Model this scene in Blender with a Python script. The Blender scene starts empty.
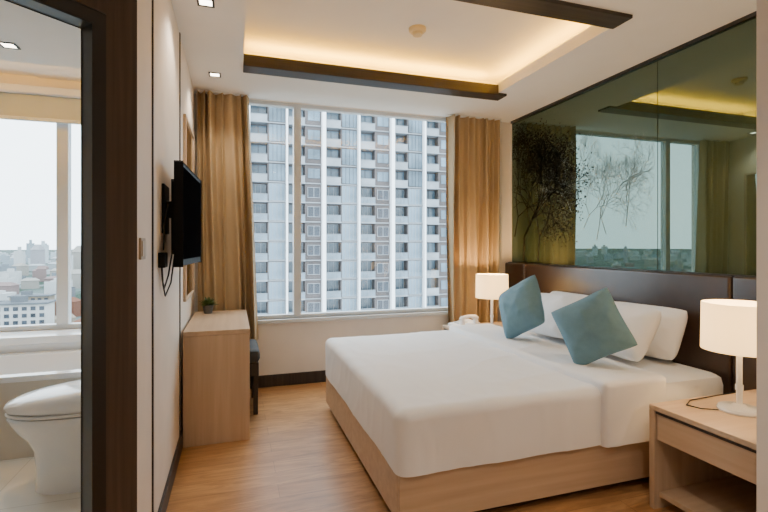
import bpy, bmesh, math, random
from mathutils import Vector, Matrix, noise
random.seed(7)
PI=math.pi
COL=bpy.context.scene.collection
# ------------------------------------------------------------ helpers
def tag(o,label=None,cat=None,group=None,kind=None):
    if label: o['label']=label
    if cat: o['category']=cat
    if group: o['group']=group
    if kind: o['kind']=kind
    return o
ORG={}
def thing(name,label,cat,loc,group=None):
    o=bpy.data.objects.new(name,None); COL.objects.link(o); o.location=loc
    o.empty_display_size=.1
    ORG[o]=Vector(loc); tag(o,label,cat,group); return o
class MB:
    def __init__(s): s.bm=bmesh.new()
    def box(s,x0,x1,y0,y1,z0,z1,b=0,M=None,seg=2):
        g=bmesh.ops.create_cube(s.bm,size=1); vs=g['verts']
        for v in vs:
            v.co=Vector(((x0+x1)/2+v.co.x*(x1-x0),(y0+y1)/2+v.co.y*(y1-y0),(z0+z1)/2+v.co.z*(z1-z0)))
        if M is not None:
            for v in vs: v.co=M@v.co
        if b>0:
            es=list({e for v in vs for e in v.link_edges})
            bmesh.ops.bevel(s.bm,geom=es,offset=b,segments=seg,profile=.5,affect='EDGES')
        return s
    def loft(s,rings,cap0=True,cap1=True,closed=True):
        R=[[s.bm.verts.new(p) for p in r] for r in rings]
        n=len(R[0])
        for a,b in zip(R,R[1:]):
            for i in range(n if closed else n-1):
                j=(i+1)%n
                try: s.bm.faces.new((a[i],a[j],b[j],b[i]))
                except ValueError: pass
        if cap0: s.bm.faces.new(list(reversed(R[0])))
        if cap1: s.bm.faces.new(R[-1])
        return s
    def lathe(s,prof,cx,cy,seg=32,cap0=True,cap1=True):
        return s.loft([[(cx+r*math.cos(2*PI*i/seg),cy+r*math.sin(2*PI*i/seg),z) for i in range(seg)] for r,z in prof],cap0,cap1)
    def tube(s,pts,r,seg=8):
        pts=[Vector(p) for p in pts]; rings=[]
        for i,p in enumerate(pts):
            d=(pts[min(i+1,len(pts)-1)]-pts[max(i-1,0)]).normalized()
            if i==0: a=d.orthogonal().normalized()
            else: a=(a-d*a.dot(d)).normalized()
            b=d.cross(a)
            rr=r[i] if isinstance(r,(list,tuple)) else r
            rings.append([p+rr*(a*math.cos(2*PI*k/seg)+b*math.sin(2*PI*k/seg)) for k in range(seg)])
        return s.loft(rings)
    def quad(s,*ps):
        s.bm.faces.new([s.bm.verts.new(p) for p in ps]); return s
    def roundbox(s,lo,hi,r,res,disp=None,bottom=False):
        lo=Vector(lo);hi=Vector(hi); L=hi-lo
        n=[max(2,int(L[k]/res)) for k in range(3)]
        start=set(s.bm.verts)
        faces=[(0,1,2,0),(0,1,2,1),(0,2,1,0),(0,2,1,1),(1,2,0,0),(1,2,0,1)]
        for a,b,c,side in faces:
            if c==2 and side==0 and not bottom: continue
            g=[]
            for i in range(n[a]+1):
                row=[]
                for j in range(n[b]+1):
                    q=Vector((0,0,0)); q[a]=lo[a]+L[a]*i/n[a]; q[b]=lo[b]+L[b]*j/n[b]; q[c]=hi[c] if side else lo[c]
                    cc=Vector([min(max(q[k],lo[k]+r),hi[k]-r) for k in range(3)])
                    if not bottom: cc.z=min(q.z,hi.z-r)
                    d=q-cc
                    nn=d.normalized() if d.length>1e-6 else Vector((0,0,1))
                    p=cc+nn*r
                    if disp: p=disp(p,nn)
                    row.append(s.bm.verts.new(p))
                g.append(row)
            for i in range(n[a]):
                for j in range(n[b]):
                    s.bm.faces.new((g[i][j],g[i+1][j],g[i+1][j+1],g[i][j+1]))
        vs=[v for v in s.bm.verts if v not in start]
        bmesh.ops.remove_doubles(s.bm,verts=vs,dist=1e-5)
        return s
    def build(s,name,mat,parent=None,smooth=False,angle=40):
        bmesh.ops.recalc_face_normals(s.bm,faces=s.bm.faces[:])
        if parent is not None: org=ORG[parent]
        else:
            xs=[v.co for v in s.bm.verts]
            org=Vector(((min(v.x for v in xs)+max(v.x for v in xs))/2,(min(v.y for v in xs)+max(v.y for v in xs))/2,min(v.z for v in xs)))
        for v in s.bm.verts: v.co-=org
        me=bpy.data.meshes.new(name)
        if smooth:
            for f in s.bm.faces: f.smooth=True
            for e in s.bm.edges:
                if len(e.link_faces)==2 and e.calc_face_angle(0)>math.radians(angle): e.smooth=False
        s.bm.to_mesh(me); s.bm.free()
        me.materials.append(mat)
        o=bpy.data.objects.new(name,me); COL.objects.link(o); ORG[o]=org
        if parent is not None: o.parent=parent
        else: o.location=org
        return o
def struct(o): o['kind']='structure'; return o
def copy_tree(o,parent=None):
    c=o.copy(); COL.objects.link(c); c.parent=parent
    for ch in list(o.children): copy_tree(ch,c)
    return c
# ------------------------------------------------------------ materials
def nodes(name):
    m=bpy.data.materials.new(name); m.use_nodes=True
    nt=m.node_tree; p=nt.nodes['Principled BSDF']; return m,nt,p
def rgb(c): return (c[0],c[1],c[2],1)
def plain(name,c,rough=.6,metal=0,var=.06,scale=6,bump=0,bscale=200,spec=.5,coat=0):
    m,nt,p=nodes(name)
    p.inputs['Roughness'].default_value=rough; p.inputs['Metallic'].default_value=metal
    p.inputs['Specular IOR Level'].default_value=spec
    p.inputs['Coat Weight'].default_value=coat
    tc=nt.nodes.new('ShaderNodeTexCoord'); n=nt.nodes.new('ShaderNodeTexNoise'); n.inputs['Scale'].default_value=scale
    nt.links.new(tc.outputs['Object'],n.inputs['Vector'])
    r=nt.nodes.new('ShaderNodeValToRGB')
    r.color_ramp.elements[0].color=rgb([max(0,x*(1-var)) for x in c]); r.color_ramp.elements[1].color=rgb([min(1,x*(1+var)) for x in c])
    r.color_ramp.elements[0].position=.3; r.color_ramp.elements[1].position=.7
    nt.links.new(n.outputs['Fac'],r.inputs['Fac']); nt.links.new(r.outputs['Color'],p.inputs['Base Color'])
    if bump:
        n2=nt.nodes.new('ShaderNodeTexNoise'); n2.inputs['Scale'].default_value=bscale
        nt.links.new(tc.outputs['Object'],n2.inputs['Vector'])
        b=nt.nodes.new('ShaderNodeBump'); b.inputs['Strength'].default_value=bump; b.inputs['Distance'].default_value=.004
        nt.links.new(n2.outputs['Fac'],b.inputs['Height']); nt.links.new(b.outputs['Normal'],p.inputs['Normal'])
    return m
def wood(name,c1,c2,axis='Z',rough=.45,fine=45,spec=.4):
    m,nt,p=nodes(name); p.inputs['Roughness'].default_value=rough; p.inputs['Specular IOR Level'].default_value=spec
    tc=nt.nodes.new('ShaderNodeTexCoord'); mp=nt.nodes.new('ShaderNodeMapping')
    sc=[fine,fine,fine]; sc['XYZ'.index(axis)]=1.5
    mp.inputs['Scale'].default_value=sc
    nt.links.new(tc.outputs['Object'],mp.inputs['Vector'])
    n=nt.nodes.new('ShaderNodeTexNoise'); n.inputs['Scale'].default_value=1; n.inputs['Detail'].default_value=5
    nt.links.new(mp.outputs['Vector'],n.inputs['Vector'])
    r=nt.nodes.new('ShaderNodeValToRGB'); r.color_ramp.elements[0].color=rgb(c1); r.color_ramp.elements[1].color=rgb(c2)
    r.color_ramp.elements[0].position=.3; r.color_ramp.elements[1].position=.7
    nt.links.new(n.outputs['Fac'],r.inputs['Fac']); nt.links.new(r.outputs['Color'],p.inputs['Base Color'])
    return m
def planks(name):
    m,nt,p=nodes(name); p.inputs['Roughness'].default_value=.34
    tc=nt.nodes.new('ShaderNodeTexCoord')
    br=nt.nodes.new('ShaderNodeTexBrick'); br.inputs['Scale'].default_value=1; br.inputs['Brick Width'].default_value=1.1
    br.inputs['Row Height'].default_value=.14; br.inputs['Mortar Size'].default_value=.0012; br.inputs['Mortar Smooth'].default_value=.3
    br.inputs['Color1'].default_value=(.53,.295,.130,1); br.inputs['Color2'].default_value=(.42,.22,.09,1); br.inputs['Mortar'].default_value=(.20,.095,.04,1)
    nt.links.new(tc.outputs['Object'],br.inputs['Vector'])
    mp=nt.nodes.new('ShaderNodeMapping'); mp.inputs['Scale'].default_value=(2.6,15,1)
    nt.links.new(tc.outputs['Object'],mp.inputs['Vector'])
    n=nt.nodes.new('ShaderNodeTexNoise'); n.inputs['Scale'].default_value=1; n.inputs['Detail'].default_value=8; n.inputs['Distortion'].default_value=1.8; n.inputs['Roughness'].default_value=.65
    nt.links.new(mp.outputs['Vector'],n.inputs['Vector'])
    r=nt.nodes.new('ShaderNodeValToRGB'); r.color_ramp.elements[0].color=(.62,.56,.49,1); r.color_ramp.elements[1].color=(1.12,1.10,1.07,1)
    r.color_ramp.elements[0].position=.3; r.color_ramp.elements[1].position=.65
    nt.links.new(n.outputs['Fac'],r.inputs['Fac'])
    mx=nt.nodes.new('ShaderNodeMix'); mx.data_type='RGBA'; mx.blend_type='MULTIPLY'; mx.inputs['Factor'].default_value=1
    nt.links.new(br.outputs['Color'],mx.inputs['A']); nt.links.new(r.outputs['Color'],mx.inputs['B'])
    nt.links.new(mx.outputs['Result'],p.inputs['Base Color'])
    return m
def tiles(name,c1,c2,w=.6,h=.6,mortar=(.6,.57,.5)):
    m,nt,p=nodes(name); p.inputs['Roughness'].default_value=.25
    tc=nt.nodes.new('ShaderNodeTexCoord'); br=nt.nodes.new('ShaderNodeTexBrick'); br.offset=0
    br.inputs['Scale'].default_value=1; br.inputs['Brick Width'].default_value=w; br.inputs['Row Height'].default_value=h
    br.inputs['Mortar Size'].default_value=.003
    br.inputs['Color1'].default_value=rgb(c1); br.inputs['Color2'].default_value=rgb(c2); br.inputs['Mortar'].default_value=rgb(mortar)
    nt.links.new(tc.outputs['Object'],br.inputs['Vector']); nt.links.new(br.outputs['Color'],p.inputs['Base Color'])
    return m
def emis(name,c,s):
    m,nt,p=nodes(name); nt.nodes.remove(p)
    e=nt.nodes.new('ShaderNodeEmission'); e.inputs['Color'].default_value=rgb(c); e.inputs['Strength'].default_value=s
    nt.links.new(e.outputs[0],nt.nodes['Material Output'].inputs['Surface']); return m
def glassmat(name,refl=.035,tint=(.97,.99,.99)):
    m,nt,p=nodes(name); nt.nodes.remove(p)
    t=nt.nodes.new('ShaderNodeBsdfTransparent'); t.inputs['Color'].default_value=rgb(tint)
    g=nt.nodes.new('ShaderNodeBsdfGlossy'); g.inputs['Roughness'].default_value=.01
    mx=nt.nodes.new('ShaderNodeMixShader'); mx.inputs['Fac'].default_value=refl
    nt.links.new(t.outputs[0],mx.inputs[1]); nt.links.new(g.outputs[0],mx.inputs[2])
    nt.links.new(mx.outputs[0],nt.nodes['Material Output'].inputs['Surface']); return m
def greenglass(name):
    m,nt,p=nodes(name); nt.nodes.remove(p)
    d=nt.nodes.new('ShaderNodeBsdfDiffuse')
    tc=nt.nodes.new('ShaderNodeTexCoord'); n=nt.nodes.new('ShaderNodeTexNoise'); n.inputs['Scale'].default_value=20; n.inputs['Detail'].default_value=12; n.inputs['Roughness'].default_value=.85
    nt.links.new(tc.outputs['Object'],n.inputs['Vector'])
    r=nt.nodes.new('ShaderNodeValToRGB'); r.color_ramp.elements[0].color=(.045,.068,.032,1); r.color_ramp.elements[1].color=(.115,.145,.062,1)
    r.color_ramp.elements[0].position=.36; r.color_ramp.elements[1].position=.66
    nt.links.new(n.outputs['Fac'],r.inputs['Fac']); nt.links.new(r.outputs['Color'],d.inputs['Color'])
    g=nt.nodes.new('ShaderNodeBsdfGlossy'); g.inputs['Roughness'].default_value=.01; g.inputs['Color'].default_value=(.165,.222,.195,1)
    mx=nt.nodes.new('ShaderNodeMixShader'); mx.inputs['Fac'].default_value=.62
    nt.links.new(d.outputs[0],mx.inputs[1]); nt.links.new(g.outputs[0],mx.inputs[2])
    nt.links.new(mx.outputs[0],nt.nodes['Material Output'].inputs['Surface']); return m
def shademat(name):
    m,nt,p=nodes(name); nt.nodes.remove(p)
    d=nt.nodes.new('ShaderNodeBsdfTranslucent'); d.inputs['Color'].default_value=(.92,.80,.58,1)
    d2=nt.nodes.new('ShaderNodeBsdfDiffuse'); d2.inputs['Color'].default_value=(.88,.83,.73,1)
    mx=nt.nodes.new('ShaderNodeMixShader'); mx.inputs['Fac'].default_value=.5
    e=nt.nodes.new('ShaderNodeEmission'); e.inputs['Color'].default_value=(1,.72,.34,1); e.inputs['Strength'].default_value=1.1
    a=nt.nodes.new('ShaderNodeAddShader')
    nt.links.new(d.outputs[0],mx.inputs[1]); nt.links.new(d2.outputs[0],mx.inputs[2])
    nt.links.new(mx.outputs[0],a.inputs[0]); nt.links.new(e.outputs[0],a.inputs[1])
    nt.links.new(a.outputs[0],nt.nodes['Material Output'].inputs['Surface']); return m
M=dict(
 wall=plain('ivory_wall',(.83,.765,.69),.7,var=.02),
 wall2=plain('beige_panel_wall',(.78,.69,.595),.6,var=.03),
 ceil=plain('white_ceiling',(.88,.855,.82),.8,var=.01),
 floor=planks('oak_laminate'),
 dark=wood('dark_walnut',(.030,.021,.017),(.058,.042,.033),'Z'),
 darkx=wood('dark_walnut_beam',(.030,.023,.018),(.055,.042,.033),'X'),
 brown=wood('brown_veneer',(.050,.033,.023),(.085,.058,.041),'Z'),
 black=plain('black_frame',(.014,.013,.012),.3,var=.1),
 oak=wood('light_oak',(.53,.38,.25),(.63,.475,.33),'Z',fine=30),
 oakx=wood('light_oak_x',(.53,.38,.25),(.63,.475,.33),'X',fine=30),
 oaky=wood('light_oak_y',(.53,.38,.25),(.63,.475,.33),'Y',fine=30),
 cloth=plain('white_cotton',(.89,.89,.895),.85,var=.012,bump=.06,bscale=400),
 sheet=plain('white_sheet',(.88,.88,.885),.85,var=.012),
 blue=plain('teal_cotton',(.135,.255,.32),.85,var=.05,scale=30,bump=.2,bscale=500),
 curtain=plain('golden_curtain',(.45,.325,.18),.75,var=.06,scale=3,bump=.15,bscale=500),
 leather=plain('dark_leather',(.044,.027,.020),.28,var=.15,bump=.12,bscale=250,spec=.6),
 alu=plain('grey_aluminium',(.66,.68,.69),.4,metal=.1,var=.02),
 white=plain('white_gloss',(.88,.88,.88),.2,var=.01,coat=.3),
 plastic=plain('white_plastic',(.84,.83,.82),.4,var=.02),
 cream=plain('cream_plastic',(.72,.60,.36),.5,var=.02),
 chrome=plain('chrome',(.8,.8,.8),.12,metal=1,var=.02),
 screen=plain('tv_screen',(.004,.004,.005),.7,var=.1,spec=0),
 tvblack=plain('tv_black',(.010,.010,.010),.5,var=.1,spec=.1),
 glass=glassmat('window_glass'),
 green=greenglass('green_mirror_glass'),
 shade=shademat('lamp_shade_fabric'),
 bulb=emis('bulb_glow',(1,.78,.5),8),
 led=emis('warm_led',(1,.55,.10),5),
 lens=emis('downlight_lens',(1,.88,.70),12),
 tile=tiles('bath_tile',(.76,.73,.66),(.73,.70,.63)),
 bathwall=tiles('bath_wall_tile',(.82,.78,.72),(.80,.76,.70),.6,.3),
 apron=plain('apron_stone',(.66,.60,.51),.4,var=.04),
 blind=plain('grey_blind',(.42,.45,.47),.8,var=.02),
 stool=plain('slate_fabric',(.05,.054,.058),.8,var=.1,bump=.3),
 pot=plain('grey_pot',(.09,.09,.09),.6,var=.1),
 leaf=plain('leaf_green',(.07,.13,.04),.5,var=.3,scale=30),
 soil=plain('soil',(.05,.035,.025),.9,var=.3,scale=60),
 mirror=plain('mirror_silver',(.75,.76,.75),.03,metal=1,var=.01),
 print=plain('tree_print_ink',(.026,.024,.013),.6,var=.5,scale=20,spec=.1),
 print2=plain('tree_print_grey',(.25,.29,.27),.6,var=.2,spec=.1),
 tw_wall=plain('tower_brown',(.095,.083,.083),.8,var=.25,scale=.25),
 tw_white=plain('tower_white',(.86,.89,.92),.7,var=.02,scale=.2),
 tw_band=plain('tower_grey_band',(.22,.24,.26),.7,var=.1,scale=.2),
 tw_bal=plain('tower_balcony',(.24,.27,.30),.7,var=.25,scale=.3),
 tw_frame=plain('tower_window_frame',(.28,.31,.34),.6,var=.1,scale=.5),
 tw_glass=plain('tower_glass',(.115,.17,.215),.12,var=.5,scale=.25,spec=.4),
 tw_dark=plain('tower_dark_glass',(.04,.05,.065),.15,var=.5,scale=.3,spec=.4),
 tw_rail=plain('tower_railing',(.17,.23,.28),.3,var=.3,scale=.3,spec=.4),
)
# ------------------------------------------------------------ room shell
CZ=2.65; WY=4.38; LX=-.33; RX=2.88
struct(MB().box(-.45,3.0,-1.3,WY+.1,-.1,0).box(-1.45,-.45,-1.3,1.9,-.1,-.001).build('floor',M['floor']))
struct(MB().box(-3.1,-.452,1.0,WY+.1,-.08,.004).build('floor_bath',M['tile']))
W0,W1,WS,WT=.0,2.25,.62,2.645
B0,B1,BT=-2.6,-.78,2.53
mb=MB()
mb.box(-3.1,B0,WY,WY+.15,0,2.9).box(B1,W0,WY,WY+.15,0,2.9).box(W1,3.0,WY,WY+.15,0,2.9)
mb.box(B0,B1,WY,WY+.15,0,WS).box(B0,B1,WY,WY+.15,BT,2.9).box(W0,W1,WY,WY+.15,0,WS).box(W0,W1,WY,WY+.15,WT,2.9)
struct(mb.build('wall_back',M['wall']))
struct(MB().box(RX,3.0,1.1,WY,0,2.9).build('wall_right',M['wall']))
struct(MB().box(1.69,3.0,.98,1.1,0,2.9).box(1.69,1.81,-1.3,.98,0,2.9).build('wall_right_return',M['wall']))
struct(MB().box(LX-.12,LX,1.84,WY,0,2.9).build('wall_left',M['wall2']))
struct(MB().box(-1.45,1.69,-1.3,-1.2,0,2.9).build('wall_front',M['wall']))
struct(MB().box(-1.45,-1.33,-1.2,.97,0,2.9).build('wall_left_entry',M['wall']))
struct(MB().box(-3.1,-3.0,1.0,WY,0,2.9).box(-3.1,-1.35,.9,1.0,0,2.9).build('wall_left_bath',M['bathwall']))
P0=Vector((LX,1.84,0)); E=Vector((-.755,-.656,0)); N=Vector((-.656,.755,0))
OM=Matrix(((E.x,N.x,0,P0.x),(E.y,N.y,0,P0.y),(0,0,1,0),(0,0,0,1)))
struct(MB().box(0,.117,0,.05,0,CZ,M=OM).box(.117,1.0,0,.05,2.075,CZ,M=OM).box(1.0,1.33,0,.05,0,CZ,M=OM).build('wall_bath_entry',M['brown']))
struct(MB().box(.117,.155,-.012,.06,0,2.075,.003,M=OM).box(.155,.962,-.012,.06,2.03,2.075,.003,M=OM).box(.962,1.0,-.012,.06,0,2.075,.003,M=OM).build('door_1',M['black']))
TX0,TX1,TY0,TY1=.064,2.23,2.11,3.70
mb=MB()
mb.box(-1.5,TX0,-1.3,WY,CZ,CZ+.05).box(TX1,3.0,-1.3,WY,CZ,CZ+.05).box(TX0,TX1,-1.3,TY0,CZ,CZ+.05).box(TX0,TX1,TY1,WY,CZ,CZ+.05)
RZ=2.86
mb.box(TX0-.05,TX0,TY0-.2,TY1+.2,CZ+.05,RZ).box(TX1+.16,TX1+.2,TY0-.2,TY1+.2,CZ+.05,RZ)
mb.box(TX0,TX1+.16,TY0-.2,TY0-.15,CZ+.05,RZ).box(TX0,TX1+.16,TY1+.15,TY1+.2,CZ+.05,RZ)
mb.box(TX0-.05,TX1+.2,TY0-.2,TY1+.2,RZ,RZ+.05)
mb.box(TX1-.015,TX1,TY0,TY1,CZ,CZ+.085)
struct(mb.build('ceiling',M['ceil']))
struct(MB().box(-3.1,-.45,1.0,3.6,2.5,2.55).box(-3.1,-.45,3.6,WY,2.66,2.7).box(-3.1,-.45,3.6,3.62,2.55,2.66).build('ceiling_bath',M['ceil']))
struct(MB().box(TX0,TX1+.07,TY1-.15,TY1,CZ-.02,CZ+.07,.004).build('trim_1',M['darkx']))
struct(MB().box(TX0-.0,TX1+.0-.016,TY0,TY0+.15,CZ-.02,CZ+.07,.004).build('trim_2',M['darkx']))
struct(MB().box(LX,LX+.006,2.145,2.165,.1,CZ).box(LX,LX+.006,3.17,3.195,.1,CZ).build('trim_3',M['dark']))
struct(MB().box(LX,LX+.014,1.86,WY,0,.1,.003).build('baseboard_left',M['dark']))
struct(MB().box(LX+.014,RX,WY-.014,WY,0,.11,.003).build('baseboard_back',M['dark']))
struct(MB().box(RX-.012,RX,1.1,WY-.014,0,.1,.003).build('baseboard_right',M['dark']))
struct(MB().box(RX-.03,RX,1.1,WY-.05,CZ-.025,CZ).build('trim_4',M['black']))
def window(name,x0,x1,z0,z1,mull,fw=.035):
    r=MB()
    y0,y1=WY+.02,WY+.09
    r.box(x0,x1,y0,y1,z0,z0+fw,.004).box(x0,x1,y0,y1,z1-fw,z1,.004).box(x0,x0+fw,y0,y1,z0+fw,z1-fw,.004).box(x1-fw,x1,y0,y1,z0+fw,z1-fw,.004)
    for m,w in mull: r.box(m-w/2,m+w/2,y0-.01,y1,z0+fw,z1-fw,.004)
    o=struct(r.build(name,M['alu']))
    xs=[x0+fw]+[v for m,w in mull for v in (m-w/2,m+w/2)]+[x1-fw]
    for a,b in zip(xs[::2],xs[1::2]):
        MB().box(a,b,WY+.05,WY+.056,z0+fw,z1-fw).build('pane',M['glass'],o)
    return o
window('window_1',W0,W1,WS,WT,[(.568,.07)])
window('window_2',B0,B1,WS,BT,[(-1.335,.085)],.04)
struct(MB().box(W0-.03,W1+.03,WY-.03,WY+.03,WS-.035,WS,.004).build('trim_5',M['alu']))
struct(MB().box(B0,B1,WY-.28,WY+.02,.56,.62,.006).box(-3.0,-.45,WY-.26,WY,0,.56).build('trim_6',M['white']))
# ------------------------------------------------------------ curtains
def curtain(label,x0,x1,flare,folds,seed):
    r=MB(); n=folds*18; nz=30; ztop,zbot=CZ-.015,.45
    rnd=random.Random(seed); ph=[rnd.uniform(-.5,.5) for _ in range(8)]
    def pt(i,j,off):
        u=i/n; w=j/nz; z=ztop+(zbot-ztop)*w
        a=2*PI*folds*u+1.3*math.sin(2*PI*u*1.3+ph[0]*3)+.9*math.sin(3.2*w+ph[1]*3+u*4)*(.4+w)
        amp=.046+.014*math.sin(u*9+ph[2]*4)+.010*w
        x=x0+(x1-x0)*u+flare*w*u+.020*math.sin(a*.5+2*w)*math.sin(PI*u)
        y=4.285+amp*(math.sin(a)+.26*math.sin(2*a+2*w+ph[3]*3))*(.75+.25*math.cos(2.4*w+u*4))
        return (x,min(y+off,4.36),z)
    for off in (0,.004):
        g=[[r.bm.verts.new(pt(i,j,off)) for j in range(nz+1)] for i in range(n+1)]
        for i in range(n):
            for j in range(nz): r.bm.faces.new((g[i][j],g[i+1][j],g[i+1][j+1],g[i][j+1]))
    t=thing('curtain',label,'curtain',((x0+x1)/2,4.29,zbot),'curtains at the bedroom window')
    r.build('fabric',M['curtain'],t,smooth=True,angle=80)
    MB().box(x0,x1,4.275,4.30,CZ-.014,CZ).build('track',M['plastic'],t)
    return t
curtain('golden beige pleated curtain hanging beside the wall television',LX+.03,.125,.085,6,3)
curtain('golden beige pleated curtain hanging beside the green glass wall',2.08,2.70,-.03,8,5)
# ------------------------------------------------------------ green glass panels with printed trees
def tree(mb,y,z,ang,L,w,depth,x,rnd,leaf,spread=.6):
    if depth==0 or L<.012:
        if leaf:
            for _ in range(leaf):
                a=rnd.uniform(0,2*PI); cy=y+rnd.gauss(0,.065); cz=z+rnd.gauss(0,.065); s=rnd.uniform(.003,.008)
                if not(2.54<cy<4.32 and 1.15<cz<2.6): continue
                mb.quad(*[(x,cy+s*math.cos(a+k*PI/2)*(1 if k%2 else 1.9),cz+s*math.sin(a+k*PI/2)) for k in range(4)])
        return
    y2=y+L*math.cos(ang); z2=z+L*math.sin(ang)
    if not(2.54<y2<4.32 and 1.14<z2<2.6): return
    nx,nz=-math.sin(ang),math.cos(ang); w2=w*.72
    mb.quad((x,y+nx*w,z+nz*w),(x,y-nx*w,z-nz*w),(x,y2-nx*w2,z2-nz*w2),(x,y2+nx*w2,z2+nz*w2))
    k=rnd.choice((2,2,3))
    for i in range(k):
        tree(mb,y2,z2,ang+rnd.uniform(-spread,spread),L*rnd.uniform(.76,.95),w2,depth-1,x,rnd,leaf,spread)
gx=RX-.012
def panel(y0,y1,label):
    return tag(MB().box(gx,RX-.001,y0,y1,1.1275,CZ-.026).build('glass_panel',M['green']),label,'glass panel','green mirrored glass panels above the headboard')
pa=panel(2.523,4.33,'green mirrored glass panel with printed tree, nearest the window')
pb=panel(1.125,2.517,'plain green mirrored glass panel above the near bedside lamp')
rnd=random.Random(11)
mb=MB(); tree(mb,4.12,1.15,PI/2+.05,.24,.018,7,gx-.0015,rnd,6,.85)
tree(mb,3.88,1.15,PI/2+.1,.24,.011,7,gx-.0015,rnd,5,.85)
tree(mb,4.28,1.4,PI/2+.3,.22,.009,7,gx-.0015,rnd,6,.85)
tree(mb,4.0,1.5,PI/2-.3,.20,.009,7,gx-.0015,rnd,5,.85)
mb.build('tree_print',M['print'],pa)
rnd=random.Random(31)
mb=MB()
for yy,zz,aa,ll in ((3.1,1.35,1.8,.14),(3.0,1.40,1.2,.14),(3.25,1.45,2.1,.13),(3.4,1.6,1.1,.12),(2.8,1.45,1.7,.12),(2.9,1.7,2.2,.11),(3.3,1.8,1.6,.10)):
    tree(mb,yy,zz,aa,ll,.0028,8,gx-.0015,rnd,0,.95)
mb.build('branch_print',M['print2'],pa)
# ------------------------------------------------------------ headboard
t=thing('headboard','long dark brown leather headboard below the green glass','headboard',(2.83,2.7,0))
MB().box(2.835,RX-.013,1.115,4.36,0.0,1.125,.002).box(2.85,RX-.001,1.115,4.36,.12,1.127).build('backing_board',M['dark'],t)
for a,b in ((1.12,1.958),(1.964,3.993),(3.999,4.36)):
    MB().box(2.795,2.834,a,b,.3,1.122,.018,seg=5).build('leather_panel',M['leather'],t,smooth=True)
# ------------------------------------------------------------ bed
BX0,BX1,BY0,BY1=.70,2.78,1.93,3.66
bed=thing('bed','large double bed with light wood base and white bedding','bed',(1.75,2.8,0))
MB().box(BX0,BX1,BY0,BY0+.03,.05,.285,.003).box(BX0,BX1,BY1-.03,BY1,.05,.285,.003).box(BX0,BX0+.03,BY0+.03,BY1-.03,.05,.285,.003).box(BX0+.03,BX1,BY0+.03,BY1-.03,.2,.26).build('bed_base',M['oakx'],bed)
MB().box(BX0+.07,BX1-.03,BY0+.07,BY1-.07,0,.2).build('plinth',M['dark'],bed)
MB().roundbox((BX0+.02,BY0+.03,.26),(BX1-.005,BY1-.03,.545),.06,.06,bottom=True).build('mattress',M['sheet'],bed,smooth=True)
def fbm(p,s): return noise.noise(Vector((p[0]*s,p[1]*s,p[2]*s)))
def ridge(p,s): return max(0,1-abs(fbm(p,s))*5)**2
def duvet_disp(p,n):
    q=p.copy(); top=max(0,n.z); side=1-top
    w=.004*fbm((p.x*.6+3,p.y*1.3,p.z),2)+.0045*ridge((p.x*.55+p.y*.5+7,p.y*.9-p.x*.4,0),2.3)+.003*ridge((p.x*1.2+2,p.y*.5+p.x*.7,0),4.5)
    q.z+=top*(w-.004)
    d=max(0,(.50-p.z)/.25)
    f=side*(.004*math.sin(p.x*13+p.y*9+2*fbm(p,2))*d+.006*d+.004*fbm(p,5)+.004*ridge((p.x*1.5,p.y*1.5,p.z*.6),4))
    q.x+=n.x*f; q.y+=n.y*f
    return q
MB().roundbox((BX0-.005,BY0-.015,.276),(2.20,BY1+.02,.568),.048,.018,duvet_disp).build('duvet',M['cloth'],bed,smooth=True,angle=80)
MB().roundbox((1.80,BY0-.044,.270),(2.22,BY1+.035,.604),.026,.016,duvet_disp).build('turned_back_sheet',M['sheet'],bed,smooth=True,angle=80)
# pillows
def pillow_mesh(w,h,T,cen,nrm,roll,seed,res=34,pinch=.06,crease=1.0,rnd_=.10,ex=2.3,pw=.6):
    r=MB(); n=Vector(nrm).normalized(); R=Vector((0,0,1)).cross(n).normalized(); U=n.cross(R)
    c,s=math.cos(roll),math.sin(roll); A=R*c+U*s; B=U*c-R*s; cen=Vector(cen)
    for sg in (1,-1):
        g=[]
        for i in range(res+1):
            row=[]
            for j in range(res+1):
                u=-1+2*i/res; v=-1+2*j/res
                u=math.sin(u*PI/2)*.5+u*.5; v=math.sin(v*PI/2)*.5+v*.5
                ku=math.sqrt(1-2*rnd_*abs(v)**4*abs(u)**2); kv=math.sqrt(1-2*rnd_*abs(u)**4*abs(v)**2)
                x=w/2*u*(1-pinch*(1-v*v)*abs(u))*ku; y=h/2*v*(1-pinch*(1-u*u)*abs(v))*kv
                t=T/2*(max(0,(1-abs(u)**ex))*max(0,(1-abs(v)**ex)))**pw
                e=(1-abs(u)**6)*(1-abs(v)**6)*crease
                rx=abs(noise.noise(Vector((x*7+seed*3,y*7+x*3,sg+2))))
                t+=e*(.010*noise.noise(Vector((x*9+seed,y*9,sg)))+.004*noise.noise(Vector((x*22+seed,y*22,sg)))+.007*max(0,1-rx*5)**2)
                row.append(r.bm.verts.new(cen+A*x+B*y+n*(sg*t)))
            g.append(row)
        for i in range(res):
            for j in range(res): r.bm.faces.new((g[i][j],g[i+1][j],g[i+1][j+1],g[i][j+1]))
    bmesh.ops.remove_doubles(r.bm,verts=r.bm.verts[:],dist=1e-5)
    return r
def pillow(name,mat,label,cat,group,*a,**k):
    o=pillow_mesh(*a,**k).build(name,mat,smooth=True,angle=100)
    tag(o,label,cat,group); return o
G='white pillows against the headboard'
def lean(d,yaw=0): return (-math.cos(math.radians(d))*math.cos(yaw),-math.cos(math.radians(d))*math.sin(yaw),math.sin(math.radians(d)))
K=dict(pinch=.04,rnd_=.08,ex=2.4,pw=.52)
pillow('pillow',M['sheet'],'white pillow leaning on the headboard, rear of the pair nearer the window','pillow',G,.66,.37,.20,(2.665,3.19,.735),lean(24),0,1,**K)
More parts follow.
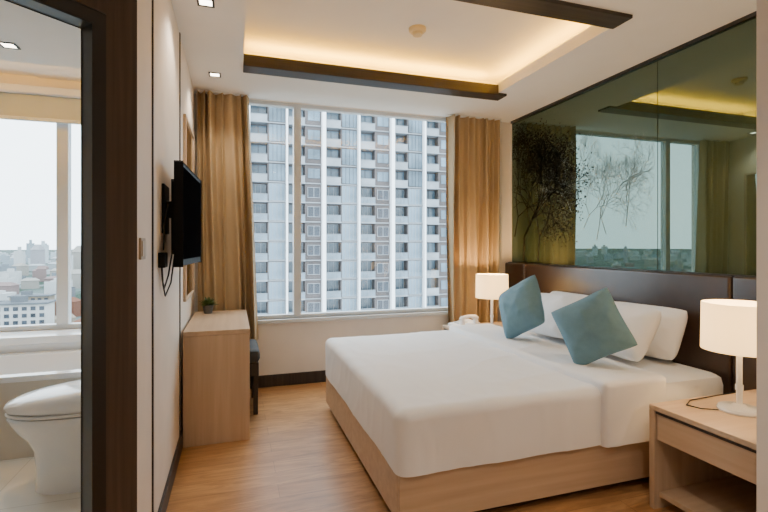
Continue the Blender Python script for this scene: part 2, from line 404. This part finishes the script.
pillow('pillow',M['sheet'],'white pillow directly behind the left teal cushion','pillow',G,.64,.37,.21,(2.44,3.16,.745),lean(32),0.04,2,**K)
pillow('pillow',M['sheet'],'white pillow leaning on the headboard, rear of the pair near the large bedside lamp','pillow',G,.66,.36,.20,(2.665,2.49,.73),lean(24),.02,3,**K)
pillow('pillow',M['sheet'],'white pillow directly behind the right teal cushion','pillow',G,.66,.38,.21,(2.44,2.50,.75),lean(30),-.03,4,**K)
G='teal cushions on the bed'
K=dict(pinch=.08,crease=1.0,rnd_=.06,pw=.52)
pillow('cushion',M['blue'],'teal square cushion tipped on its corner, nearer the window','cushion',G,.41,.41,.20,(2.05,2.98,.835),lean(16,.12),math.radians(30),5,**K)
pillow('cushion',M['blue'],'teal square cushion tipped on its corner, nearer the white bedside lamp in front','cushion',G,.39,.39,.20,(2.03,2.235,.812),lean(15,.55),math.radians(30),6,**K)
# ------------------------------------------------------------ nightstands
def nightstand(label,y0,y1):
    x0,x1=1.97,2.785
    t=thing('nightstand',label,'nightstand',((x0+x1)/2,(y0+y1)/2,0),'light wood bedside tables')
    MB().box(x0,x1,y0,y1,.488,.513,.003).build('tabletop',M['oakx'],t)
    MB().box(x0,x1,y0,y0+.03,0,.488,.003).build('side_panel',M['oak'],t)
    MB().box(x0,x1,y1-.03,y1,0,.488,.003).build('side_panel',M['oak'],t)
    d=MB().box(x0+.012,x1-.05,y0+.034,y1-.034,.345,.478,.003).build('drawer',M['oaky'],t)
    MB().box(x0+.004,x0+.012,y0+.034,y1-.034,.474,.484,.001).build('finger_pull',M['dark'],d)
    MB().box(x0+.03,x1,y0+.03,y1-.03,.06,.085,.003).build('shelf',M['oakx'],t)
    MB().box(x1-.02,x1,y0+.03,y1-.03,.085,.488).build('back_panel',M['oak'],t)
nightstand('light wood bedside table with open shelf under the large near lamp',1.25,1.78)
nightstand('light wood bedside table beside the window curtain holding the telephone',3.735,4.19)
def lamp(label,x,y,z0,en):
    t=thing('table_lamp',label,'lamp',(x,y,z0),'white bedside lamps')
    MB().lathe([(.088,z0),(.090,z0+.008),(.084,z0+.018),(.035,z0+.024),(.022,z0+.034)],x,y,40).build('base',M['white'],t,smooth=True)
    MB().lathe([(.013,z0+.028),(.013,z0+.31)],x,y,16).lathe([(.02,z0+.30),(.02,z0+.35)],x,y,20).lathe([(.017,z0+.1),(.017,z0+.125)],x,y,16).build('stem',M['white'],t,smooth=True)
    MB().lathe([(.155,z0+.29),(.152,z0+.515),(.148,z0+.515),(.151,z0+.29),(.155,z0+.29)],x,y,48,False,False).build('lamp_shade',M['shade'],t,smooth=True)
    MB().lathe([(.012,z0+.35),(.03,z0+.37),(.033,z0+.40),(.02,z0+.43),(.004,z0+.435)],x,y,20).build('bulb',M['bulb'],t,smooth=True)
    m=MB()
    for k in range(3):
        a=k*2*PI/3; m.tube([(x,y,z0+.34),(x+.147*math.cos(a),y+.147*math.sin(a),z0+.32)],.002,6)
    m.build('shade_ring',M['chrome'],t)
    l=bpy.data.lights.new('lamp_bulb_light','POINT'); l.energy=en; l.color=(1,.62,.27); l.shadow_soft_size=.025
    lo=bpy.data.objects.new('lamp_bulb_light',l); COL.objects.link(lo); lo.location=(x,y,z0+.465)
    return t
lp=lamp('white drum table lamp on the near bedside table, largest in view',2.295,1.57,.513,14)
lamp('white drum table lamp beside the telephone near the curtain',2.36,3.90,.513,22)
m=MB(); m.tube([(2.20,1.60,.518),(2.14,1.64,.517),(2.12,1.70,.517),(2.2,1.745,.517),(2.4,1.76,.517),(2.6,1.765,.517)],.0028,6); m.build('cord',M['black'],lp,smooth=True)
t=thing('telephone','white corded telephone on the far bedside table by the curtain','telephone',(2.11,3.98,.513))
MB().loft([[(2.0,3.88,.513),(2.22,3.88,.513),(2.22,4.12,.513),(2.0,4.12,.513)],[(2.0,3.88,.54),(2.22,3.88,.575),(2.22,4.12,.575),(2.0,4.12,.54)]]).build('body',M['plastic'],t)
MB().tube([(2.03,3.91,.60),(2.05,3.915,.612),(2.09,3.92,.63),(2.14,3.92,.632),(2.18,3.915,.622),(2.21,3.91,.608)],[.02,.026,.015,.015,.026,.02],12).box(2.03,2.07,3.89,3.93,.545,.60,.006).box(2.17,2.21,3.89,3.93,.565,.60,.006).build('handset',M['plastic'],t,smooth=True)
m=MB()
for i in range(3):
    for j in range(4): m.box(2.05+i*.035,2.073+i*.035,3.98+j*.03,4.0+j*.03,.545+i*.006,.56+i*.006,.002)
m.build('keypad',M['alu'],t)
# ------------------------------------------------------------ desk, stool, plant
t=thing('desk','light wood desk cabinet standing against the wall below the television','desk',(-.11,3.74,0))
x0,x1,y0,y1=LX+.016,.10,3.22,4.20
MB().box(x0,x1,y0,y1,.715,.745,.003).build('desktop',M['oaky'],t)
MB().box(x0,x1-.001,y0+.001,y0+.035,0,.714,.003).build('side_panel',M['oak'],t)
MB().box(x0,x1-.001,y1-.035,y1-.001,0,.714,.003).build('side_panel',M['oak'],t)
MB().box(x0,x0+.02,y0+.035,y1-.035,.1,.714).build('back_panel',M['oak'],t)
d=MB().box(x0+.03,x1-.004,y0+.038,y1-.038,.60,.705,.003).build('drawer',M['oaky'],t)
MB().box(x1-.004,x1+.006,3.66,3.78,.66,.668,.001).build('handle',M['dark'],d)
t=thing('stool','dark slate upholstered stool tucked beside the light wood desk','stool',(.0,3.82,0))
MB().roundbox((-.22,3.66,.40),(.19,4.15,.50),.035,.03,bottom=True).build('seat',M['stool'],t,smooth=True)
MB().box(-.21,.18,3.67,4.14,.30,.40,.004).build('seat_frame',M['dark'],t)
for a in (-.20,.14):
    for b in (3.68,4.095): MB().box(a,a+.035,b,b+.035,0,.30,.003).build('leg',M['dark'],t)
MB().box(.15,.172,3.715,4.095,.04,.30,.004).build('side_board',M['dark'],t)
t=thing('potted_plant','small green plant in a dark pot on the wooden desk','plant',(-.205,4.06,.745))
MB().lathe([(.03,.745),(.042,.80),(.045,.815),(.039,.815),(.036,.80)],-.205,4.06,24).build('pot',M['pot'],t,smooth=True)
MB().lathe([(.038,.80),(.03,.806),(.002,.808)],-.205,4.06,16).build('soil',M['soil'],t)
m=MB(); rr=random.Random(4)
for i in range(90):
    a=rr.uniform(0,2*PI); el=rr.uniform(.1,1.4); L=rr.uniform(.05,.095)
    p=Vector((-.205,4.06,.81)); d=Vector((math.cos(a)*math.cos(el),math.sin(a)*math.cos(el),math.sin(el)))
    s=d.cross(Vector((0,0,1))).normalized()*rr.uniform(.008,.013)
    p1=p+d*L*.55; p2=p+d*L+Vector((0,0,-.01))
    m.quad(p,p1-s,p2,p1+s)
m.build('foliage',M['leaf'],t)
t=thing('wall_mirror','tall wood framed mirror on the wall between television and curtain','mirror',(LX+.01,3.72,.92))
m=MB(); a,b,c,d=3.40,4.08,.92,2.2; fw=.022
m.box(LX,LX+.02,a,b,c,c+fw,.003).box(LX,LX+.02,a,b,d-fw,d,.003).box(LX,LX+.02,a,a+fw,c+fw,d-fw,.003).box(LX,LX+.02,b-fw,b,c+fw,d-fw,.003)
m.build('frame',M['oak'],t); MB().box(LX+.001,LX+.012,a+fw,b-fw,c+fw,d-fw).build('mirror_glass',M['mirror'],t)
# ------------------------------------------------------------ television
A=Vector((-.236,2.38,0)); Bp=Vector((-.198,3.06,0)); ee=(Bp-A).normalized(); nn=Vector((ee.y,-ee.x,0))
TM=Matrix(((ee.x,nn.x,0,A.x),(ee.y,nn.y,0,A.y),(0,0,1,0),(0,0,0,1))); L=(Bp-A).length
t=thing('television','black flat television on a swivel bracket against the left wall','television',((A.x+Bp.x)/2,(A.y+Bp.y)/2,1.2))
MB().box(0,L,-.03,0,1.205,1.70,.006,M=TM).box(.1,L-.1,-.055,-.03,1.27,1.62,.01,M=TM).build('casing',M['tvblack'],t)
MB().box(.018,L-.018,-.001,.002,1.235,1.682,M=TM).build('screen',M['screen'],t)
MB().box(LX,LX+.012,2.42,2.60,1.36,1.60,.003).box(LX+.012,LX+.05,2.48,2.54,1.44,1.52,.003).tube([(LX+.04,2.51,1.48),(LX+.055,2.62,1.48)],.012,8).build('wall_bracket',M['tvblack'],t)
m=MB()
m.tube([(-.285,2.45,1.28),(-.30,2.42,1.16),(-.315,2.40,1.10),(-.318,2.36,1.14),(-.32,2.33,1.24)],.004,6)
m.tube([(-.28,2.50,1.27),(-.295,2.47,1.12),(-.315,2.43,1.06),(-.318,2.38,1.12),(-.32,2.36,1.22)],.004,6)
m.tube([(-.30,2.42,1.5),(-.312,2.38,1.4),(-.315,2.37,1.28)],.004,6)
m.build('cable',M['black'],t,smooth=True)
tag(MB().box(LX,LX+.03,2.31,2.40,1.20,1.27,.004).build('wall_socket',M['tvblack']),'small black socket box on the wall below the television bracket','socket')
t=thing('light_switch','beige double light switch on the wall by the bathroom doorway','switch',(LX,1.91,1.255))
MB().box(LX,LX+.008,1.87,1.96,1.25,1.33,.002).build('switch_plate',plain('switch_beige',(.40,.32,.22),.4),t)
for a in (1.88,1.918): MB().box(LX+.008,LX+.012,a,a+.032,1.262,1.318,.001).build('rocker',plain('rocker_beige',(.55,.47,.35),.4),t)
# ------------------------------------------------------------ ceiling fixtures
def spot(loc,energy,size=2.1,color=(1,.86,.70),blend=.7,rot=(0,0,0),soft=.04):
    l=bpy.data.lights.new('downlight_spot','SPOT'); l.energy=energy; l.spot_size=size; l.spot_blend=blend; l.color=color; l.shadow_soft_size=soft
    o=bpy.data.objects.new('downlight_spot',l); COL.objects.link(o); o.location=loc; o.rotation_euler=rot
def downlight(x,y,z,label,e):
    t=thing('ceiling_light',label,'ceiling light',(x,y,z-.006),'small square ceiling downlights')
    s=.045
    MB().box(x-s,x+s,y-s,y-s+.012,z-.006,z,.001).box(x-s,x+s,y+s-.012,y+s,z-.006,z,.001).box(x-s,x-s+.012,y-s+.012,y+s-.012,z-.006,z,.001).box(x+s-.012,x+s,y-s+.012,y+s-.012,z-.006,z,.001).build('frame',M['black'],t)
    MB().box(x-s+.012,x+s-.012,y-s+.012,y+s-.012,z-.003,z-.001).build('lens',M['lens'],t)
    spot((x,y,z-.02),e)
downlight(-.15,2.73,CZ,'square ceiling downlight above the television',28)
downlight(-.145,3.86,CZ,'square ceiling downlight beside the window curtain',26)
downlight(-1.28,3.31,2.5,'square ceiling downlight inside the bathroom',32)
downlight(.7,.2,CZ,'unseen square downlight added in the entry as room fill light',62)  # added out of view to fill the room with light
downlight(.0,-.7,CZ,'unseen square downlight added behind the camera as room fill light',45)  # second added fill lamp, unseen behind the camera
downlight(2.45,1.6,CZ,'square ceiling downlight above the near bedside table',34)
t=thing('smoke_detector','round cream smoke detector in the recessed ceiling','smoke detector',(1.25,3.07,RZ-.045))
MB().lathe([(.062,RZ),(.062,RZ-.018),(.050,RZ-.030)],1.25,3.07,28).build('base',M['cream'],t,smooth=True)
MB().lathe([(.036,RZ-.029),(.034,RZ-.050),(.012,RZ-.055)],1.25,3.07,24).build('sensor_cap',M['cream'],t,smooth=True)
def area(loc,sx,sy,e,rot=(PI,0,0),color=(1,.50,.035)):
    l=bpy.data.lights.new('cove_led_light','AREA'); l.shape='RECTANGLE'; l.size=sx; l.size_y=sy; l.energy=e; l.color=color
    o=bpy.data.objects.new('cove_led_light',l); COL.objects.link(o); o.location=loc; o.rotation_euler=rot
area((1.15,TY1+.03,CZ+.08),2.1,.03,20)
area((TX1+.07,2.9,CZ+.075),.03,1.6,10)
area((1.15,TY0-.04,CZ+.08),2.1,.03,12)
area((-1.7,3.75,2.57),2.2,.03,34)
for i,(b,l) in enumerate([((TX0+.02,TX1,TY1+.05,TY1+.07,CZ+.051,CZ+.06),'far beam'),((TX1+.1,TX1+.12,TY0,TY1,CZ+.051,CZ+.06),'right edge')]):
    tag(MB().box(*b).build('led_strip',M['led']),'warm led strip hidden above the %s of the ceiling recess'%l,'light strip')
# ------------------------------------------------------------ bathroom
TS=.975
def ring(cx,cy,rx,ry,z,n=36,e=2.3,tl=0):
    out=[]
    for i in range(n):
        a=2*PI*i/n; c,s=math.cos(a),math.sin(a)
        x=cx+rx*math.copysign(abs(c)**(2/e),c)
        out.append((x,cy+ry*math.copysign(abs(s)**(2/e),s),z+tl*(x+1.16)))
    return out
def tring(cx,cy,rx,ry,z,e=2.3,tl=0):
    return [(-.46+(x+.46)*TS,cy+(y-cy)*TS,.004+(zz-.004)*.985) for x,y,zz in ring(cx,cy,rx,ry,z,e=e,tl=tl)]
TY=2.96
t=thing('toilet','white ceramic toilet with closed lid against the bathroom wall','toilet',(-.85,TY,0.004))
MB().loft([tring(-.745,TY,.28,.158,.004,e=3),tring(-.745,TY,.278,.156,.03,e=3),tring(-.745,TY,.276,.154,.12,e=3),tring(-.75,TY,.284,.158,.22,e=2.9),tring(-.765,TY,.303,.170,.28,e=2.7),tring(-.785,TY,.328,.184,.325,e=2.5),tring(-.80,TY,.345,.193,.365),tring(-.81,TY,.352,.197,.400),tring(-.81,TY,.347,.192,.410)]).build('bowl',M['white'],t,smooth=True)
MB().loft([tring(-.81,TY,.325,.17,.408),tring(-.81,TY,.325,.17,.416)]).build('hinge_gap',M['alu'],t,smooth=True)
MB().loft([tring(-.82,TY,.343,.190,.416),tring(-.82,TY,.349,.196,.424),tring(-.82,TY,.343,.190,.432)]).build('seat',M['plastic'],t,smooth=True)
q=.10
MB().loft([tring(-.815,TY,.33,.180,.434),tring(-.82,TY,.347,.193,.440,tl=q*.3),tring(-.82,TY,.354,.199,.458,tl=q*.7),tring(-.817,TY,.348,.194,.476,tl=q),tring(-.805,TY,.315,.175,.493,tl=q),tring(-.79,TY,.24,.13,.503,tl=q),tring(-.77,TY,.05,.03,.507,tl=q)]).build('lid',M['white'],t,smooth=True)
MB().box(-.60,-.455,TY-.19,TY+.19,.42,.80,.03,seg=4).build('cistern',M['white'],t,smooth=True)
MB().lathe([(.02,.80),(.02,.806),(.015,.808)],-.53,TY,16).build('flush_button',M['chrome'],t,smooth=True)
t=thing('bathtub','white bathtub with beige stone front under the bathroom window','bathtub',(-1.7,3.72,0.004))
MB().box(-2.95,-.46,3.36,3.40,.004,.47,.003).build('apron',M['apron'],t)
MB().loft([ring(-1.7,3.73,1.24,.37,.47,48,12),ring(-1.7,3.73,1.245,.375,.49,48,12),ring(-1.7,3.73,1.24,.37,.505,48,12),ring(-1.7,3.73,1.14,.30,.505,48,5),ring(-1.7,3.73,1.10,.28,.47,48,4),ring(-1.7,3.73,1.0,.22,.15,48,3.5),ring(-1.7,3.73,.9,.16,.12,48,3)],cap0=False).build('basin',M['white'],t,smooth=True)
t=thing('roller_blind','grey roller blind pulled up above the bathroom window','blind',(-1.7,4.33,2.28))
MB().box(B0+.02,B1-.02,4.335,4.34,2.32,2.5).build('blind_fabric',M['blind'],t)
MB().box(B0+.02,B1-.02,4.325,4.35,2.29,2.32,.004).build('bottom_rail',M['alu'],t)
MB().box(B0,B1,4.29,4.375,2.5,2.56,.01).build('cassette',M['plastic'],t)
# ------------------------------------------------------------ outside
GZ=-60
def ground():
    m,nt,p=nodes('city_ground'); p.inputs['Roughness'].default_value=1; p.inputs['Specular IOR Level'].default_value=0
    tc=nt.nodes.new('ShaderNodeTexCoord'); v=nt.nodes.new('ShaderNodeTexVoronoi'); v.inputs['Scale'].default_value=.02
    nt.links.new(tc.outputs['Object'],v.inputs['Vector'])
    r=nt.nodes.new('ShaderNodeValToRGB'); e=r.color_ramp.elements; e[0].color=(.05,.075,.06,1); e[1].color=(.17,.20,.205,1); e[0].position=.3;e[1].position=.7
    nt.links.new(v.outputs['Color'],r.inputs['Fac']); nt.links.new(r.outputs['Color'],p.inputs['Base Color']); return m
struct(MB().box(-9000,3000,20,9000,GZ-1,GZ).build('ground',ground()))
# tower
TYY=66; TX=-3.4; NM=9; MW=5.2; FH=2.75
tw=thing('apartment_tower','tall brown and white apartment tower filling the bedroom window view','building',(20,TYY+6,GZ))
TE=TX+NM*MW
m=MB(); m.box(TX,TE,TYY+1.3,TYY+12,GZ,34)
for i in range(NM): m.box(TX+i*MW+2.6,TX+(i+1)*MW,TYY,TYY+1.3,GZ,34)
m.build('facade',M['tw_wall'],tw)
for i in range(NM+1):
    wd=.26 if i%2 else .12
    MB().box(TX+i*MW-wd,TX+i*MW+wd,TYY-1.0,TYY-.001,GZ,34).build('fin',M['tw_white'],tw)
zb=-14.5
for k in range(-3,17):
    z=zb+k*FH
    MB().box(TX+.1,TE-.1,TYY-.22,TYY+1.3,z-.08,z+.08).build('floor_slab',M['tw_band'],tw)
def pane_grid(r,x,y0,y1,z,w,h,nm,bar=.06):
    r.box(x,x+w,y0,y1,z,z+bar).box(x,x+w,y0,y1,z+h-bar,z+h).box(x,x+bar,y0,y1,z+bar,z+h-bar).box(x+w-bar,x+w,y0,y1,z+bar,z+h-bar)
    for q in range(1,nm): r.box(x+w*q/nm-bar/2,x+w*q/nm+bar/2,y0,y1,z+bar,z+h-bar)
def win(x,y,z,w,h,nm,gm):
    r=MB(); pane_grid(r,x,y-.14,y,z,w,h,nm)
    f=r.build('window',M['tw_frame'],tw)
    MB().box(x+.06,x+w-.06,y-.08,y-.02,z+.06,z+h-.06).build('pane',gm,f)
    return f
fa=win(TX+.3,TYY+1.3,zb+.15,2.2,2.35,3,M['tw_glass']); fb=win(TX+2.95,TYY,zb+.7,1.8,1.5,2,M['tw_dark'])
fc=win(TX+MW+2.75,TYY,zb+.12,2.25,2.45,4,M['tw_glass'])
r=MB(); r.box(TX+.22,TX+2.6,TYY-.42,TYY-.23,zb-.12,zb+.10).box(TX+.22,TX+2.6,TYY-.40,TYY-.36,zb+1.0,zb+1.05)
for q in range(5): r.box(TX+.22+q*.58,TX+.26+q*.58,TYY-.40,TYY-.36,zb+.10,zb+1.0)
bal=r.build('balcony',M['tw_bal'],tw)
MB().box(TX+.28,TX+2.55,TYY-.35,TYY-.33,zb+.10,zb+.98).build('railing_glass',M['tw_rail'],bal)
rest=MB(); rbal=MB()
for i in range(NM):
    for k in range(-3,17):
        if k==0 and i==0: continue
        z=zb+k*FH; x=TX+i*MW
        if 0<=i<=5 and 1<=k<=8:
            c=copy_tree(fa,tw); c.location=(i*MW,0,k*FH)
            c=copy_tree(bal,tw); c.location=(i*MW,0,k*FH)
            if i%2==0: c=copy_tree(fb,tw); c.location=(i*MW,0,k*FH)
            else: c=copy_tree(fc,tw); c.location=((i-1)*MW,0,k*FH)
        else:
            rest.box(x+.3,x+1.35,TYY+1.2,TYY+1.29,z+.2,z+2.5).box(x+1.45,x+2.5,TYY+1.2,TYY+1.29,z+.2,z+2.5)
            if i%2==0:
                for q in range(2): rest.box(x+3.01+q*.88,x+3.83+q*.88,TYY-.1,TYY-.001,z+.76,z+2.14)
            elif not (k==0 and i==1):
                for q in range(4): rest.box(x+2.8+q*.56,x+3.3+q*.56,TYY-.1,TYY-.001,z+.2,z+2.5)
            rbal.box(x+.22,x+2.6,TYY-.42,TYY-.23,z-.12,z+.10).box(x+.22,x+2.6,TYY-.40,TYY-.36,z+1.0,z+1.05).box(x+.28,x+2.55,TYY-.35,TYY-.33,z+.10,z+.98)
o=rest.build('distant_windows',M['tw_glass'],tw); o['kind']='stuff'
o=rbal.build('distant_balconies',M['tw_bal'],tw); o['kind']='stuff'
# low city
def haze_mix(name,c,k):  # distance haze painted into the building colours, paler and bluer further off
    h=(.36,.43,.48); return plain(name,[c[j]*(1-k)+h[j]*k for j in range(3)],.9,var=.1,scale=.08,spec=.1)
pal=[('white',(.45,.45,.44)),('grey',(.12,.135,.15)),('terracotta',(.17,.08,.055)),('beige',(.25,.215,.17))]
mats={(n,k):haze_mix('city_%s_%d'%(n,k),c,(.0,.25,.6)[k]) for n,c in pal for k in range(3)}
protos={}
for (n,k),mt in mats.items():
    m=MB()
    m.box(-.5,.5,-.5,.5,0,.9)
    if n in('terracotta','beige'): m.loft([[(-.54,-.54,.9),(.54,-.54,.9),(.54,.54,.9),(-.54,.54,.9)],[(-.3,-.02,1.15),(.3,-.02,1.15),(.3,.02,1.15),(-.3,.02,1.15)]])
    else: m.box(-.5,.5,-.5,-.45,.9,.96).box(-.5,.5,.45,.5,.9,.96).box(-.2,.15,-.1,.25,.9,1.15)
    bmesh.ops.recalc_face_normals(m.bm,faces=m.bm.faces[:])
    me=bpy.data.meshes.new('low_building'); m.bm.to_mesh(me); m.bm.free(); me.materials.append(mt); protos[(n,k)]=me
rc=random.Random(21)
placed=[(-104,290,22),(-175,520,24),(-150,430,22)]; i=0; tries=0
while i<270 and tries<9000:
    tries+=1
    a=rc.uniform(-1.45,-.22); Y=math.exp(rc.uniform(math.log(300),math.log(3200)))
    if i%3==0: a=rc.uniform(-.42,-.24)
    k=0 if Y<600 else (1 if Y<1300 else 2)
    n=rc.choice(pal)[0]
    s=rc.uniform(9,20)*(1+Y/1800)
    hgt=rc.uniform(6,18)*(1+Y/2500)+(rc.uniform(20,45) if rc.random()<.07 and Y>900 else 0)
    if hgt>40: s*=.7
    R=s*.85
    if any((a*Y-px)**2+(Y-py)**2<(R+pr)**2 for px,py,pr in placed): continue
    placed.append((a*Y,Y,R)); i+=1
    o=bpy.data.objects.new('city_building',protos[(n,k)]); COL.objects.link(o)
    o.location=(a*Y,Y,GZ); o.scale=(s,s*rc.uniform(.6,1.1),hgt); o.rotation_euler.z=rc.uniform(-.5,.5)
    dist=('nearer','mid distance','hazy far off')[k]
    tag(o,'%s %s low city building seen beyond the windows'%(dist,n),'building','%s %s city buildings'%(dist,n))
def block(label,x0,x1,y0,zt,nx,nz,mw):
    t=thing('apartment_block',label,'building',((x0+x1)/2,y0+6,GZ))
    MB().box(x0,x1,y0,y0+12,GZ,zt).build('wall',mw,t)
    MB().box(x0-1,x1+1,y0-1,y0+13,zt,zt+.8).box(x0+6,x0+12,y0+4,y0+9,zt+.8,zt+4).build('roof',mats[('grey',0)],t)
    w=(x1-x0)/nx
    for zz in range(nz):
        for q in range(nx):
            MB().box(x0+.25*w+q*w,x0+.8*w+q*w,y0-.3,y0,zt-3.2-zz*3.6,zt-1.2-zz*3.6).build('window',M['tw_dark'],t)
block('white apartment block with rows of windows, nearest below the bathroom window view',-117,-94,285,-29,6,7,mats[('white',0)])
block('beige apartment block with rows of windows in the middle distance of the bathroom window view',-164,-138,425,-38,6,4,mats[('beige',0)])
# ------------------------------------------------------------ world
w=bpy.data.worlds.new('World'); bpy.context.scene.world=w; w.use_nodes=True
nt=w.node_tree; bg=nt.nodes['Background']; bg.inputs['Strength'].default_value=7.0
tc=nt.nodes.new('ShaderNodeTexCoord'); n=nt.nodes.new('ShaderNodeTexNoise'); n.inputs['Scale'].default_value=2.5; n.inputs['Detail'].default_value=4
nt.links.new(tc.outputs['Generated'],n.inputs['Vector'])
r=nt.nodes.new('ShaderNodeValToRGB'); r.color_ramp.elements[0].color=(.68,.81,.93,1); r.color_ramp.elements[1].color=(.84,.92,.98,1); r.color_ramp.elements[0].position=.3; r.color_ramp.elements[1].position=.75
nt.links.new(n.outputs['Fac'],r.inputs['Fac']); nt.links.new(r.outputs['Color'],bg.inputs['Color'])
def portal(x0,x1,z0,z1):
    l=bpy.data.lights.new('window_portal','AREA'); l.shape='RECTANGLE'; l.size=x1-x0; l.size_y=z1-z0; l.cycles.is_portal=True
    o=bpy.data.objects.new('window_portal',l); COL.objects.link(o); o.location=((x0+x1)/2,WY+.12,(z0+z1)/2); o.rotation_euler=(-PI/2,0,0)
portal(W0,W1,WS,WT); portal(B0,B1,WS,BT)
# ------------------------------------------------------------ camera
cd=bpy.data.cameras.new('camera'); cam=bpy.data.objects.new('camera',cd); COL.objects.link(cam)
cam.location=(0,0,1.3); cam.rotation_euler=(PI/2,0,-math.radians(18)); cd.sensor_width=36; cd.lens=461/768*36; cd.shift_y=-10/768
cd.clip_start=.05; cd.clip_end=20000
bpy.context.scene.camera=cam
